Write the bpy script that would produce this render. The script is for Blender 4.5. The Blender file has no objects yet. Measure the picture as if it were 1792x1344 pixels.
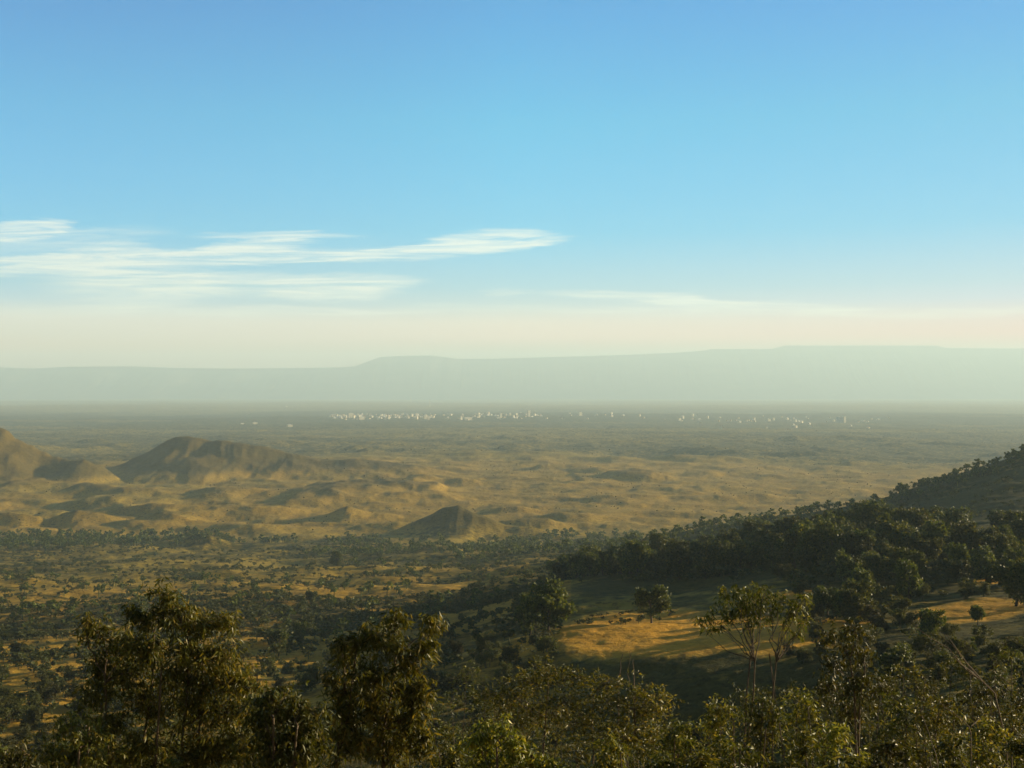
import bpy, math, random
import numpy as np
R = math.radians
random.seed(7); rng = np.random.default_rng(7)
sc = bpy.context.scene; COL = sc.collection

# ------------------------------------------------------------------ camera
CAMZ = 200.0                      # height of the viewpoint above the plain
F = 1892.0                        # focal length in pixels of the 1792 px wide photograph
cd = bpy.data.cameras.new('camera'); cam = bpy.data.objects.new('camera', cd); COL.objects.link(cam)
cd.lens = 38; cd.sensor_width = 36; cd.clip_start = .5; cd.clip_end = 2.5e5
cam.location = (0, 0, CAMZ); cam.rotation_euler = (R(90.33), 0, 0); sc.camera = cam
sc.view_settings.view_transform = 'Standard'; sc.view_settings.look = 'None'
sc.view_settings.exposure = 1.62; sc.view_settings.gamma = 1
cy = sc.cycles
cy.use_denoising = True; cy.max_bounces = 6; cy.diffuse_bounces = 2; cy.transmission_bounces = 3
cy.volume_bounces = 1; cy.transparent_max_bounces = 8; cy.glossy_bounces = 1; cy.filter_width = 1.6

SUN_AZ, SUN_EL = 67.0, 10.0
def lin(c): return tuple(((v/255)/12.92 if v/255 <= .04045 else ((v/255+.055)/1.055)**2.4) for v in c)

# ------------------------------------------------------------------ node helper
class NT:
    def __init__(s, tree): s.t = tree; s.n = tree.nodes; s.l = tree.links
    def new(s, typ, **k):
        n = s.n.new(typ)
        for a, b in k.items(): setattr(n, a, b)
        return n
    def put(s, sock, v):
        if isinstance(v, bpy.types.NodeSocket): s.l.new(v, sock)
        elif isinstance(v, (tuple, list)): sock.default_value = tuple(v) + ((1,) if len(v) == 3 and len(sock.default_value) == 4 else ())
        else: sock.default_value = v
    def m(s, op, a, b=0, c=0, clamp=False):
        n = s.new('ShaderNodeMath', operation=op, use_clamp=clamp)
        s.put(n.inputs[0], a); s.put(n.inputs[1], b)
        if len(n.inputs) > 2: s.put(n.inputs[2], c)
        return n.outputs[0]
    def mix(s, f, a, b, blend='MIX'):
        n = s.new('ShaderNodeMix', data_type='RGBA', blend_type=blend)
        s.put(n.inputs['Factor'], f); s.put(n.inputs[6], a); s.put(n.inputs[7], b)
        return n.outputs[2]
    def ramp(s, f, stops, interp='LINEAR'):
        n = s.new('ShaderNodeValToRGB'); e = n.color_ramp.elements; n.color_ramp.interpolation = interp
        while len(e) < len(stops): e.new(.5)
        for q, (p, c) in zip(e, stops):
            q.position = p
        for q, (p, c) in zip(e, stops):
            q.color = tuple(c) + (1,) if len(c) == 3 else c
        s.put(n.inputs[0], f); return n.outputs[0]
    def rng(s, v, a, b, c=0., d=1., t='SMOOTHSTEP'):
        n = s.new('ShaderNodeMapRange', interpolation_type=t)
        for i, q in enumerate((v, a, b, c, d)): s.put(n.inputs[i], q)
        return n.outputs[0]
    def noise(s, vec, scale, detail=4, rough=.55, dist=0):
        n = s.new('ShaderNodeTexNoise'); s.put(n.inputs['Vector'], vec)
        n.inputs['Scale'].default_value = scale; n.inputs['Detail'].default_value = detail
        n.inputs['Roughness'].default_value = rough; n.inputs['Distortion'].default_value = dist
        return n.outputs[0]
    def mapping(s, vec, scale=(1,1,1), loc=(0,0,0)):
        n = s.new('ShaderNodeMapping'); s.put(n.inputs[0], vec)
        n.inputs['Scale'].default_value = scale; n.inputs['Location'].default_value = loc
        return n.outputs[0]

# ------------------------------------------------------------------ sky
w = bpy.data.worlds.new('World'); sc.world = w; w.use_nodes = True
g = NT(w.node_tree); bg = g.n['Background']
sky = g.new('ShaderNodeTexSky', sky_type='NISHITA', sun_disc=False)
sky.sun_elevation = R(SUN_EL); sky.sun_rotation = R(SUN_AZ); sky.air_density = 1; sky.dust_density = 1.5; sky.ozone_density = 1.5
co = g.new('ShaderNodeTexCoord').outputs['Generated']
sp = g.new('ShaderNodeSeparateXYZ'); g.l.new(co, sp.inputs[0]); X, Y, Z = sp.outputs
SKY_STR = .05
# tint of the air by height above the horizon, cooler away from the sun and paler towards it
EL = [0, 63, 93, 123, 153, 183, 283, 483, 683]
SKY_L = [(4.281,1.770,1.566), (4.281,1.770,1.566), (3.015,2.073,2.554), (2.743,2.162,2.710), (1.064,1.587,2.690), (0.530,1.410,2.414), (0.010,1.311,2.276), (0.010,1.250,2.039), (0.010,0.999,1.911)]
SKY_R = [(0.760,0.158,0.068), (0.760,0.158,0.068), (1.229,0.267,0.528), (0.939,0.586,1.040), (0.518,0.622,1.343), (0.330,0.637,1.252), (0.026,0.660,1.265), (0.025,0.748,1.216), (0.010,0.674,1.333)]
SKY_C = [(1.063,0.428,0.282), (1.063,0.428,0.282), (2.579,1.314,1.553), (2.218,1.517,1.800), (1.099,1.302,1.949), (0.521,1.170,1.952), (0.025,1.158,1.913), (0.010,1.270,1.836), (0.010,1.094,1.844)]
def stops(tab, top):
    out = [(0, tuple(v/3 for v in tab[0]))]
    for e, c in zip(EL, tab): out.append((math.sin(math.atan(e/1950)) + .02, tuple(v/3 for v in c)))
    out[0] = (0, out[1][1])
    out.append((.7, tuple(v/3 for v in top[0]))); out.append((1, tuple(v/3 for v in top[1])))
    return out
zz = g.m('ADD', Z, .02)
rl = g.ramp(zz, stops(SKY_L, ((.02,.18,.40), (.02,.08,.18)))); rr = g.ramp(zz, stops(SKY_R, ((.04,.22,.5), (.02,.08,.18))))
hyp = g.m('SQRT', g.m('ADD', g.m('MULTIPLY', X, X), g.m('MULTIPLY', Y, Y)))
saz = g.m('DIVIDE', X, g.m('MAXIMUM', hyp, .001))
rc = g.ramp(zz, stops(SKY_C, ((.03,.2,.45), (.02,.08,.18))))
tint = g.mix(g.rng(saz, -.42, 0., t='LINEAR'), rl, rc); tint = g.mix(g.rng(saz, 0., .42, t='LINEAR'), tint, rr)
base = g.mix(1., sky.outputs[0], tint, 'MULTIPLY')
base = g.mix(g.rng(Y, .5, -.3, 0., .92), base, (0, 0, 0))      # sky behind the viewpoint is darkened on purpose to weaken its fill light
sca = g.new('ShaderNodeVectorMath', operation='SCALE'); g.put(sca.inputs[0], base); sca.inputs['Scale'].default_value = 3.0
# cirrus streaks: each is an ellipse in azimuth / height, torn by stretched noise
U = g.m('DIVIDE', X, g.m('MAXIMUM', Y, .01)); V = g.m('DIVIDE', Z, g.m('MAXIMUM', Y, .01))
cmb = g.new('ShaderNodeCombineXYZ'); g.put(cmb.inputs[0], U); g.put(cmb.inputs[1], V)
wv = g.mapping(cmb.outputs[0], (4, 30, 1))
n1 = g.noise(wv, 1.3, 8, .62, 1.2); n2 = g.noise(g.mapping(cmb.outputs[0], (9, 110, 1), (3, 1, 0)), 1.6, 8, .65, .8)
n3 = g.noise(g.mapping(cmb.outputs[0], (3, 60, 1), (7, 4, 0)), 2.2, 8, .7, 1.5)
U2 = g.m('ADD', U, g.m('MULTIPLY', g.m('SUBTRACT', n2, .5), .09)); V2 = g.m('ADD', V, g.m('MULTIPLY', g.m('SUBTRACT', n1, .5), .020))
STREAKS = [  # cx, cy, half length, half height, slope (rise per run), strength
 (45,403,62,17,.10,1.15), (120,420,130,15,.10,.45), (200,448,70,18,.04,.9), (90,463,190,15,.06,.85), (330,452,330,13,.03,.7),
 (490,412,120,7,.0,.55), (440,432,90,14,.15,.8), (620,447,190,9,.05,.65), (840,428,105,15,.07,1.15), (760,440,160,11,.06,.9),
 (230,482,130,10,.04,.6), (240,505,130,30,.0,.62), (430,497,160,17,.0,.55), (590,500,110,19,.03,.95), (890,511,36,5,0,.4),
 (1130,522,150,8,-.05,.8), (1300,533,190,10,-.04,.6), (640,542,500,7,0,.35), (250,545,420,9,.0,.3), (1500,546,420,8,0,.5)]
acc = None
for cx, cyy, hl, hh, sl, st in STREAKS:
    du = g.m('SUBTRACT', U2, (cx-896)/F); dv = g.m('SUBTRACT', V2, (683-cyy)/F)
    dv = g.m('SUBTRACT', dv, g.m('MULTIPLY', du, sl))
    q = g.m('ADD', g.m('POWER', g.m('ABSOLUTE', g.m('MULTIPLY', du, F/hl)), 2.), g.m('POWER', g.m('ABSOLUTE', g.m('MULTIPLY', dv, F/hh)), 2.))
    a = g.m('MULTIPLY', g.rng(q, 2.6, 0., 0., 1., 'SMOOTHERSTEP'), st)
    acc = a if acc is None else g.m('ADD', acc, a)
tear = g.rng(n3, .32, .66, .18, 1.1)
cm = g.m('MULTIPLY', g.m('MINIMUM', acc, 1.0), tear, clamp=True); cm = g.m('MULTIPLY', cm, .78)
cm = g.m('MULTIPLY', cm, g.m('GREATER_THAN', Y, .02))
cloudcol = g.new('ShaderNodeVectorMath', operation='SCALE'); g.put(cloudcol.inputs[0], (.91, .89, .76)); cloudcol.inputs['Scale'].default_value = .42/.05
CLOUD = cloudcol
skyout = g.mix(cm, sca.outputs[0], cloudcol.outputs[0])
g.l.new(skyout, bg.inputs[0]); bg.inputs[1].default_value = SKY_STR

# ------------------------------------------------------------------ sun
sl = bpy.data.lights.new('sun', 'SUN'); sl.energy = 5; sl.angle = R(.6); sl.color = (1, .79, .47)
so = bpy.data.objects.new('sun', sl); COL.objects.link(so)
so.rotation_euler = (R(90-SUN_EL), 0, R(-SUN_AZ + 180)); so.location = (300, 80, 300)

# ------------------------------------------------------------------ numpy noise
def hsh(i, j, seed):
    n = (i.astype(np.int64)*374761393 + j.astype(np.int64)*668265263 + seed*1442695041) & 0x7fffffff
    n = ((n ^ (n >> 13))*1274126177) & 0x7fffffff
    return ((n ^ (n >> 16)) & 0xffff)/65535.0
def vn(x, y, seed=0):
    xi, yi = np.floor(x), np.floor(y); fx, fy = x-xi, y-yi
    fx = fx*fx*fx*(fx*(fx*6-15)+10); fy = fy*fy*fy*(fy*(fy*6-15)+10)
    a, b = hsh(xi, yi, seed), hsh(xi+1, yi, seed); c, d = hsh(xi, yi+1, seed), hsh(xi+1, yi+1, seed)
    return (a*(1-fx)+b*fx)*(1-fy)+(c*(1-fx)+d*fx)*fy
def fbm(x, y, seed=0, o=4, gain=.5):
    s = 0; a = 1; t = 0
    for k in range(o):
        s = s + a*(vn(x, y, seed+k*17)*2-1); t += a; a *= gain; x, y = x*2.03+11.3, y*2.03-7.1
    return s/t
def ridged(x, y, seed=0, o=4):
    s = 0; a = 1; t = 0
    for k in range(o):
        s = s + a*(1-np.abs(vn(x, y, seed+k*31)*2-1)); t += a; a *= .5; x, y = x*2.1+3.3, y*2.1-1.7
    return s/t
def sstep(a, b, x):
    t = np.clip((x-a)/(b-a), 0, 1); return t*t*(3-2*t)

# ------------------------------------------------------------------ terrain height
COLS = {   # azimuth column : (depth m, height in the photograph)
 -700: [(3,2100),(8,2000),(30,1700),(80,1500),(150,1380),(250,1255),(400,1140),(650,1050),(1000,990),(1400,953)],
 0:    [(3,2100),(8,2000),(30,1680),(80,1480),(150,1350),(250,1230),(400,1130),(650,1045),(1000,990),(1400,953)],
 500:  [(3,2100),(8,2000),(30,1670),(80,1470),(150,1335),(250,1212),(400,1115),(650,1040),(1000,985),(1400,953)],
 800:  [(3,2100),(8,2000),(30,1660),(80,1440),(150,1325),(190,1250),(250,1160),(400,1092),(650,1030),(1000,980),(1400,953)],
 1000: [(3,2100),(8,2000),(30,1650),(80,1390),(120,1400),(165,1330),(205,1190),(250,1096),(320,1062),(450,1020),(650,993),(1000,966),(1400,953)],
 1200: [(3,2100),(8,2000),(30,1650),(80,1380),(120,1400),(165,1325),(190,1190),(212,1126),(280,1078),(360,1042),(450,1012),(650,965),(800,938),(1000,938),(1400,953)],
 1400: [(3,2100),(8,2000),(30,1650),(80,1375),(120,1370),(160,1290),(185,1170),(210,1112),(280,1052),(350,1008),(420,975),(500,950),(650,930),(850,903),(1100,905),(1500,935)],
 1550: [(3,2100),(8,2000),(30,1650),(80,1365),(120,1235),(160,1160),(210,1108),(280,1044),(350,990),(420,945),(520,925),(650,912),(900,874),(1200,885),(1700,906)],
 1650: [(3,2100),(8,2000),(30,1650),(80,1355),(120,1225),(160,1150),(210,1096),(280,1036),(350,985),(420,950),(520,930),(650,905),(900,834),(1300,850),(2000,872)],
 1790: [(3,2100),(8,2000),(30,1640),(80,1340),(120,1210),(160,1140),(210,1082),(280,1024),(350,978),(420,950),(520,920),(650,872),(900,788),(1300,800),(2000,850)],
 2100: [(3,2100),(8,1980),(30,1600),(80,1300),(120,1170),(160,1105),(210,1050),(280,990),(350,955),(520,885),(700,810),(900,735),(1500,750),(3000,809)],
 2500: [(3,2100),(8,1950),(30,1560),(80,1250),(160,1060),(280,940),(420,860),(650,780),(900,720),(1500,740),(3000,809)],
}
LG = np.linspace(math.log(2.0), math.log(60000.), 700)
def smooth1(a, k):
    for _ in range(k):
        b = a.copy(); b[1:-1] = (a[:-2]+2*a[1:-1]+a[2:])/4; a = b
    return a
tab = []; CX = np.array(sorted(COLS))
for cx in CX:
    pts = COLS[cx]; ds = [2.0]+[p[0] for p in pts]; zs = [-1.8]+[-(p[1]-683)/F*p[0] for p in pts]
    end = max(ds[-1]*1.25, 1800); ds += [end, 60000.]; zs += [-CAMZ, -CAMZ]
    tab.append(smooth1(np.interp(LG, np.log(ds), zs), 22))
TAB = np.array(tab)                 # columns x log depth
UX = np.arange(-700, 2501, 20.0)
T2 = np.array([np.interp(UX, CX, TAB[:, k]) for k in range(len(LG))]).T
for _ in range(6):
    b = T2.copy(); b[1:-1] = (T2[:-2]+2*T2[1:-1]+T2[2:])/4; T2 = b
A_LO, A_HI = math.atan((-700-896)/F), math.atan((2500-896)/F)
def base_z(x, y):
    r = np.hypot(x, y); az = np.arctan2(x, y)
    ac = np.clip(az, A_LO, A_HI)
    D = np.maximum(r*np.cos(ac), 2.01); u = 896+F*np.tan(ac)
    back = sstep(R(95), R(180), np.abs(az)); u = u*(1-back)+896*back
    ui = np.clip((u+700)/20, 0, len(UX)-1.001); li = np.clip((np.log(D)-LG[0])/(LG[1]-LG[0]), 0, len(LG)-1.001)
    a, b = ui.astype(int), li.astype(int); fu, fl = ui-a, li-b
    return (T2[a, b]*(1-fu)+T2[a+1, b]*fu)*(1-fl)+(T2[a, b+1]*(1-fu)+T2[a+1, b+1]*fu)*fl
HILLS = [  # depth, width gain, min width, ridge line in the photograph
 (2620, 3.0, 150, [(120,845),(165,836),(215,812),(265,789),(290,770),(305,763),(320,760),(340,762),(365,769),(395,769),(440,779),(500,791),(560,802),(620,803),(680,808),(740,816),(800,828),(850,842)]),
 (2950, 2.6, 80, [(560,812),(640,806),(700,812),(740,806),(790,806),(850,815),(900,826)]),
 (2350, 2.4, 70, [(-500,700),(-150,715),(-60,738),(-10,750),(10,755),(22,768),(40,774),(62,787),(88,800),(115,804),(150,802),(180,812),(205,832),(225,845)]),
 (1500, 2.6, 34, [(670,935),(700,927),(725,916),(748,903),(770,894),(790,889),(803,888),(822,894),(850,904),(880,914),(920,922),(970,928),(1040,936)]),
 (1700, 3.2, 40, [(530,908),(565,901),(590,892),(605,887),(625,893),(650,901),(700,910)]),
 (1780, 4.5, 30, [(180,899),(225,892),(260,881),(300,878),(350,880),(400,879),(450,882),(490,889),(540,897)]),
 (2150, 6.0, 40, [(470,863),(520,858),(580,852),(640,853),(700,855),(760,862)]),
 (1620, 3.5, 20, [(-160,905),(-60,898),(10,893),(50,897),(80,905),(110,915)]),
 (1640, 3.5, 20, [(70,915),(100,900),(135,889),(165,893),(210,905),(240,915)]),
 (1640, 3.5, 20, [(210,915),(250,905),(280,898),(320,901),(380,908),(450,915)]),
 (1350, 3.5, 20, [(200,962),(250,953),(300,942),(340,937),(365,938),(390,946),(420,958),(440,966)]),
 (1120, 3.2, 16, [(600,985),(640,978),(700,972),(750,966),(775,961),(800,961),(820,970),(850,983),(880,990)]),
 (1660, 4.0, 25, [(880,915),(920,906),(950,900),(985,897),(1030,899),(1060,903),(1100,911),(1140,916)]),
 (2260, 6.0, 40, [(1080,855),(1140,851),(1180,847),(1220,846),(1260,850),(1330,856)]),
 (3100, 7.0, 80, [(1060,809),(1130,804),(1180,798),(1240,797),(1300,803),(1400,808)]),
 (2600, 7.0, 60, [(1050,832),(1150,829),(1250,825),(1340,829),(1420,835)]),
 (2000, 6.0, 40, [(960,877),(1020,873),(1100,869),(1200,866),(1300,865),(1450,868)]),
 (4300, 8.0, 120, [(1250,773),(1400,767),(1500,764),(1650,768),(1750,773)]),
 (3500, 7.0, 90, [(880,793),(950,788),(1010,790),(1080,794)]),
 (2050, 5.0, 40, [(100,868),(160,864),(230,862),(300,866),(330,870)]),
 (1570, 4.0, 34, [(840,915),(880,908),(920,905),(960,907),(1010,917)]),
 (1460, 4.5, 26, [(560,945),(600,938),(650,936),(690,941),(720,948)]),
 (2750, 4.0, 140, [(600,822),(680,812),(760,814),(840,822),(920,832)]),
 (1480, 5.0, 25, [(1000,945),(1060,938),(1120,936),(1190,940)]),
]
def height(x, y, fine=True):
    z = base_z(x, y); r = np.hypot(x, y); u = 896+F*x/np.maximum(y, 1.)
    hill = np.zeros_like(z)
    wx = fbm(x/170, y/170, 5, 3)*38; wy = fbm(x/150+40, y/150, 9, 3)*38
    for dep, gain, mw, pts in HILLS:
        m = (y > dep*.55) & (y < dep*1.6)
        if not m.any(): continue
        xm, ym = x[m], y[m]
        sc_ = dep/2600
        px = [(p[0]-896)/F*dep for p in pts]; ref = base_z(np.array(px), np.full(len(px), float(dep)))
        hz = np.array([-(p[1]-683)/F*dep for p in pts])-ref; hz = np.maximum(hz, 0); hz[0] = hz[-1] = 0
        xx = xm + wx[m]*.22*sc_; h = np.interp(xx, px, hz)
        t = (ym-dep) + wy[m]*.9*sc_
        spur = ridged(xm/(75*sc_+8*gain), ym/(400*sc_), int(dep), 3)
        W = (mw*.8+h*gain*.72)*(.78+.42*spur)
        q = np.clip(1-np.abs(t)/W, 0, 1)
        prof = q**1.15*(.35*q+.65) if gain < 4 else q*q*(3-2*q)
        hh = h*prof
        hh = hh*(1 + .24*(ridged(xm/(60*sc_)+wy[m]*.012, ym/(260*sc_), 77, 3)-.62)*4*q*(1-q)*np.clip(h/20, 0, 1))
        hill[m] = np.maximum(hill[m], hh)
    z = z+hill
    # broken relief, growing with distance
    far = sstep(500, 1500, r); mid = sstep(60, 400, r)*(1-.0*far)
    rightside = sstep(950, 1300, u)*(1-sstep(700, 1000, r))
    a1 = (fbm(x/420, y/420, 21, 4)*(9+11*far*(1-sstep(3000, 4500, r)))*far + (ridged(x/190, y/230, 33, 4)-.62)*9*far*(1-sstep(3500, 7000, r)*.5))
    a2 = fbm(x/75, y/55, 41, 4)*(6.5*mid*(1-.55*rightside))
    a3 = fbm(x/2600, y/2600, 51, 3)*26*sstep(4200, 9000, r)
    goldplain = sstep(1350, 1600, y)*(1-sstep(2900, 3500, y))
    a1 = a1*(1-.62*sstep(1200, 1500, r)*(1-sstep(2600, 3400, r)))*(1-.5*goldplain*sstep(-.15, .25, fbm(x/700+3, y/500, 71, 2)+.0002*(u-500)))
    kn = vn(x/230+.35*fbm(x/90, y/90, 85, 2), y/250, 83)*.65+.35*vn(x/90, y/95, 84)
    a1 = a1+sstep(.58, .86, kn)*(10+6*ridged(x/60, y/80, 86, 2))*sstep(1420, 1700, y)*(1-sstep(3600, 5200, y))
    a4 = fbm(x/80, y/45, 81, 4)*1.6*goldplain
    z = z+a1*(1-np.clip(hill/25, 0, .6))+a2+a4+a3*(1-sstep(9000, 20000, r)*.4)
    if fine: z = z+fbm(x/9, y/9, 61, 3)*.5*sstep(20, 90, r)*(1-sstep(2500, 5000, r)) + fbm(x/2.2, y/2.2, 66, 2)*.12
    return z+CAMZ
def H1(x, y): return float(height(np.array([float(x)]), np.array([float(y)]), False)[0])

# ------------------------------------------------------------------ mesh helpers
def mesh(name, verts, faces, mats, midx=None, smooth=False):
    verts = np.asarray(verts, np.float32); me = bpy.data.meshes.new(name)
    if isinstance(faces, np.ndarray): fl = [faces]
    else: fl = [np.asarray(f) for f in faces]
    fl = [f for f in fl if len(f)]
    me.vertices.add(len(verts)); me.vertices.foreach_set('co', verts.ravel())
    loops = np.concatenate([f.ravel() for f in fl]).astype(np.int32)
    tot = np.concatenate([np.full(len(f), f.shape[1]) for f in fl]).astype(np.int32)
    st = np.concatenate([[0], np.cumsum(tot)[:-1]]).astype(np.int32)
    me.loops.add(len(loops)); me.loops.foreach_set('vertex_index', loops)
    me.polygons.add(len(tot)); me.polygons.foreach_set('loop_start', st); me.polygons.foreach_set('loop_total', tot)
    if midx is not None: me.polygons.foreach_set('material_index', np.asarray(midx, np.int32))
    me.polygons.foreach_set('use_smooth', np.full(len(tot), smooth))
    for m_ in (mats if isinstance(mats, (list, tuple)) else [mats]): me.materials.append(m_)
    me.update(calc_edges=True); return me
def link(name, data, parent=None, loc=(0,0,0), rotz=0, scale=(1,1,1)):
    o = bpy.data.objects.new(name, data); COL.objects.link(o)
    if parent: o.parent = parent
    o.location = loc; o.rotation_euler = (0, 0, rotz); o.scale = scale; return o
def tag(o, label=None, cat=None, group=None, kind=None):
    if label: o['label'] = label
    if cat: o['category'] = cat
    if group: o['group'] = group
    if kind: o['kind'] = kind
    return o
def tube(pts, rad, n=6):
    pts = np.asarray(pts, float); k = len(pts); rad = np.asarray(rad, float)
    d = np.gradient(pts, axis=0); d /= np.linalg.norm(d, axis=1)[:, None]+1e-9
    ref = np.array([.3, .9, .2]); s = np.cross(d, ref); s /= np.linalg.norm(s, axis=1)[:, None]+1e-9; t = np.cross(d, s)
    an = np.arange(n)*2*math.pi/n
    v = pts[:, None]+rad[:, None, None]*(np.cos(an)[None, :, None]*s[:, None]+np.sin(an)[None, :, None]*t[:, None])
    i = np.arange(k-1)[:, None]*n; j = np.arange(n)[None]; j2 = (j+1) % n
    f = np.stack([i+j, i+j2, i+n+j2, i+n+j], -1).reshape(-1, 4)
    return v.reshape(-1, 3), f
class Acc:
    def __init__(s): s.v = []; s.f = []; s.n = 0
    def add(s, v, f): s.v.append(v); s.f.append(f+s.n); s.n += len(v)
    def tube(s, p, r, n=6): s.add(*tube(p, r, n))
    def get(s): return np.concatenate(s.v), np.concatenate(s.f)
def limb(a, b, bend=.15, k=6, r=None):
    r = r or rng
    a, b = np.asarray(a, float), np.asarray(b, float); t = np.linspace(0, 1, k)[:, None]
    L = np.linalg.norm(b-a); off = r.normal(0, bend*L*.4, 3); p = a+(b-a)*t+off*np.sin(t*math.pi)
    p[1:-1] += r.normal(0, .035*min(L, .8), (k-2, 3)); return p

# ------------------------------------------------------------------ materials
def mat(name):
    m_ = bpy.data.materials.new(name); m_.use_nodes = True; n = NT(m_.node_tree)
    return m_, n, n.n['Principled BSDF']
def leaf_mat(name, c1, c2, c3, trans=.45, scale=.8, rough=.6):
    m_, n, b = mat(name); n.n.remove(b); out = n.n['Material Output']
    geo = n.new('ShaderNodeNewGeometry'); tc = n.new('ShaderNodeTexCoord'); oi = n.new('ShaderNodeObjectInfo')
    isl = geo.outputs['Random Per Island']
    c = n.ramp(isl, [(0, c1), (.45, c2), (.72, c2), (1, c3)])
    nz = n.noise(tc.outputs['Object'], scale, 3); c = n.mix(n.rng(nz, .35, .65, 0, .55), c, c1)
    hs = n.new('ShaderNodeHueSaturation'); n.put(hs.inputs['Color'], c)
    n.put(hs.inputs['Value'], n.m('ADD', .62, n.m('MULTIPLY', oi.outputs['Random'], .8)))
    n.put(hs.inputs['Hue'], n.m('ADD', .485, n.m('MULTIPLY', oi.outputs['Random'], .03)))
    d = n.new('ShaderNodeBsdfPrincipled'); n.put(d.inputs['Base Color'], hs.outputs[0]); d.inputs['Roughness'].default_value = rough
    d.inputs['Specular IOR Level'].default_value = .28
    t = n.new('ShaderNodeBsdfTranslucent'); n.put(t.inputs[0], n.mix(1., hs.outputs[0], (1.5, 1.25, .5), 'MULTIPLY'))
    mx = n.new('ShaderNodeMixShader'); mx.inputs[0].default_value = trans
    n.l.new(d.outputs[0], mx.inputs[1]); n.l.new(t.outputs[0], mx.inputs[2]); n.l.new(mx.outputs[0], out.inputs[0]); return m_
M_LEAF = leaf_mat('eucalypt_leaf', (.036,.048,.008), (.155,.165,.024), (.38,.31,.07), .34, .5, .45)
M_LEAF2 = leaf_mat('shrub_leaf', (.024,.033,.006), (.078,.088,.014), (.24,.21,.06), .32, .5, .5)
M_CROWN = leaf_mat('tree_foliage', (.018,.030,.005), (.070,.090,.013), (.18,.18,.035), .3, .25)
M_BUSH = leaf_mat('bush_foliage', (.022,.030,.006), (.062,.070,.012), (.12,.11,.025), .3, .3)
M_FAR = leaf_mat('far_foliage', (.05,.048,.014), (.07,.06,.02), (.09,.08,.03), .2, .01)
def bark(name, a, b_):
    m_, n, b = mat(name); tc = n.new('ShaderNodeTexCoord').outputs['Object']
    nz = n.noise(n.mapping(tc, (6, 6, 1.2)), 3, 6, .65); n.put(b.inputs['Base Color'], n.ramp(nz, [(.3, a), (.7, b_)]))
    b.inputs['Roughness'].default_value = .9
    bp = n.new('ShaderNodeBump'); n.put(bp.inputs['Height'], nz); bp.inputs['Strength'].default_value = .5; bp.inputs['Distance'].default_value = .02
    n.l.new(bp.outputs[0], b.inputs['Normal']); return m_
M_BARK = bark('pale_bark', (.05,.033,.02), (.125,.085,.052)); M_DBARK = bark('dark_bark', (0.0370,0.0259,0.0163), (0.0962,0.0666,0.0444))
M_DEAD = bark('dead_wood', (.06,.04,.025), (.16,.11,.07))

def ground_mat():
    m_, n, b = mat('dry_grassland'); tc = n.new('ShaderNodeTexCoord').outputs['Object']
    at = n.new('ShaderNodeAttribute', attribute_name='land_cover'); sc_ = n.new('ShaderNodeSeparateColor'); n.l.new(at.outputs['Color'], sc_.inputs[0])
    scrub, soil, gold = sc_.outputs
    md = n.noise(tc, .014, 6, .62, .5); sm = n.noise(tc, .09, 6, .65); fi = n.noise(tc, .9, 5, .7); tu = n.noise(tc, .28, 5, .7, .5)
    c = n.mix(n.rng(md, .35, .65), (.345,.252,.040), (.245,.180,.030))
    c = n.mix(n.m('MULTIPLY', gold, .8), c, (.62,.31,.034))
    c = n.mix(n.m('MULTIPLY', n.rng(tu, .48, .66), n.m('SUBTRACT', 1., n.m('MULTIPLY', gold, .6))), c, (0.0962,0.0629,0.0163))
    c = n.mix(n.rng(fi, .35, .75, 0, .35), c, (0.1480,0.0851,0.0185))
    so = n.mix(n.rng(sm, .35, .65), (.034,.032,.010), (.070,.055,.017)); c = n.mix(soil, c, so)
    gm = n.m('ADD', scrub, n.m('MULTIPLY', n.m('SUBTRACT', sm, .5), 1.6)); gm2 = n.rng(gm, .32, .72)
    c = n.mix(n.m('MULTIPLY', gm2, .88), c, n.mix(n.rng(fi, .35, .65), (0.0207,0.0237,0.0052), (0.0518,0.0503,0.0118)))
    dots = n.new('ShaderNodeTexVoronoi'); n.put(dots.inputs['Vector'], tc); dots.inputs['Scale'].default_value = .16
    dn = n.m('LESS_THAN', dots.outputs['Distance'], n.m('MULTIPLY', n.rng(md, .42, .7), .36))
    c = n.mix(n.m('MULTIPLY', n.m('MULTIPLY', dn, .7), n.m('SUBTRACT', 1., gold)), c, (0.0259,0.0281,0.0089))
    n.put(b.inputs['Base Color'], c); b.inputs['Roughness'].default_value = 1; b.inputs['Specular IOR Level'].default_value = .05
    h = n.m('ADD', n.m('MULTIPLY', sm, 1.6), n.m('ADD', n.m('MULTIPLY', fi, .35), n.m('MULTIPLY', tu, .7)))
    bp = n.new('ShaderNodeBump'); n.put(bp.inputs['Height'], h); bp.inputs['Strength'].default_value = .8; bp.inputs['Distance'].default_value = 1.
    n.l.new(bp.outputs[0], b.inputs['Normal']); return m_
M_GROUND = ground_mat()

# ------------------------------------------------------------------ ground sheet (one, to the horizon)
az = np.concatenate([np.linspace(R(-180), R(-45), 110, endpoint=False), np.linspace(R(-45), R(-27), 110, endpoint=False),
                     np.linspace(R(-27), R(30), 1000, endpoint=False), np.linspace(R(30), R(75), 170, endpoint=False), np.linspace(R(75), R(180), 80)])
rr_ = np.exp(np.concatenate([np.linspace(math.log(1.5), math.log(60), 120, endpoint=False), np.linspace(math.log(60), math.log(6000), 900, endpoint=False),
                             np.linspace(math.log(6000), math.log(36000), 160)]))
AZ, RR = np.meshgrid(az, rr_); gx, gy = RR*np.sin(AZ), RR*np.cos(AZ)
gz = height(gx.ravel(), gy.ravel()).reshape(gx.shape)
na, nr = len(az), len(rr_)
V_ = np.stack([gx, gy, gz], -1).reshape(-1, 3)
i = (np.arange(nr-1)[:, None]*na+np.arange(na-1)[None]).ravel()
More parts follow.
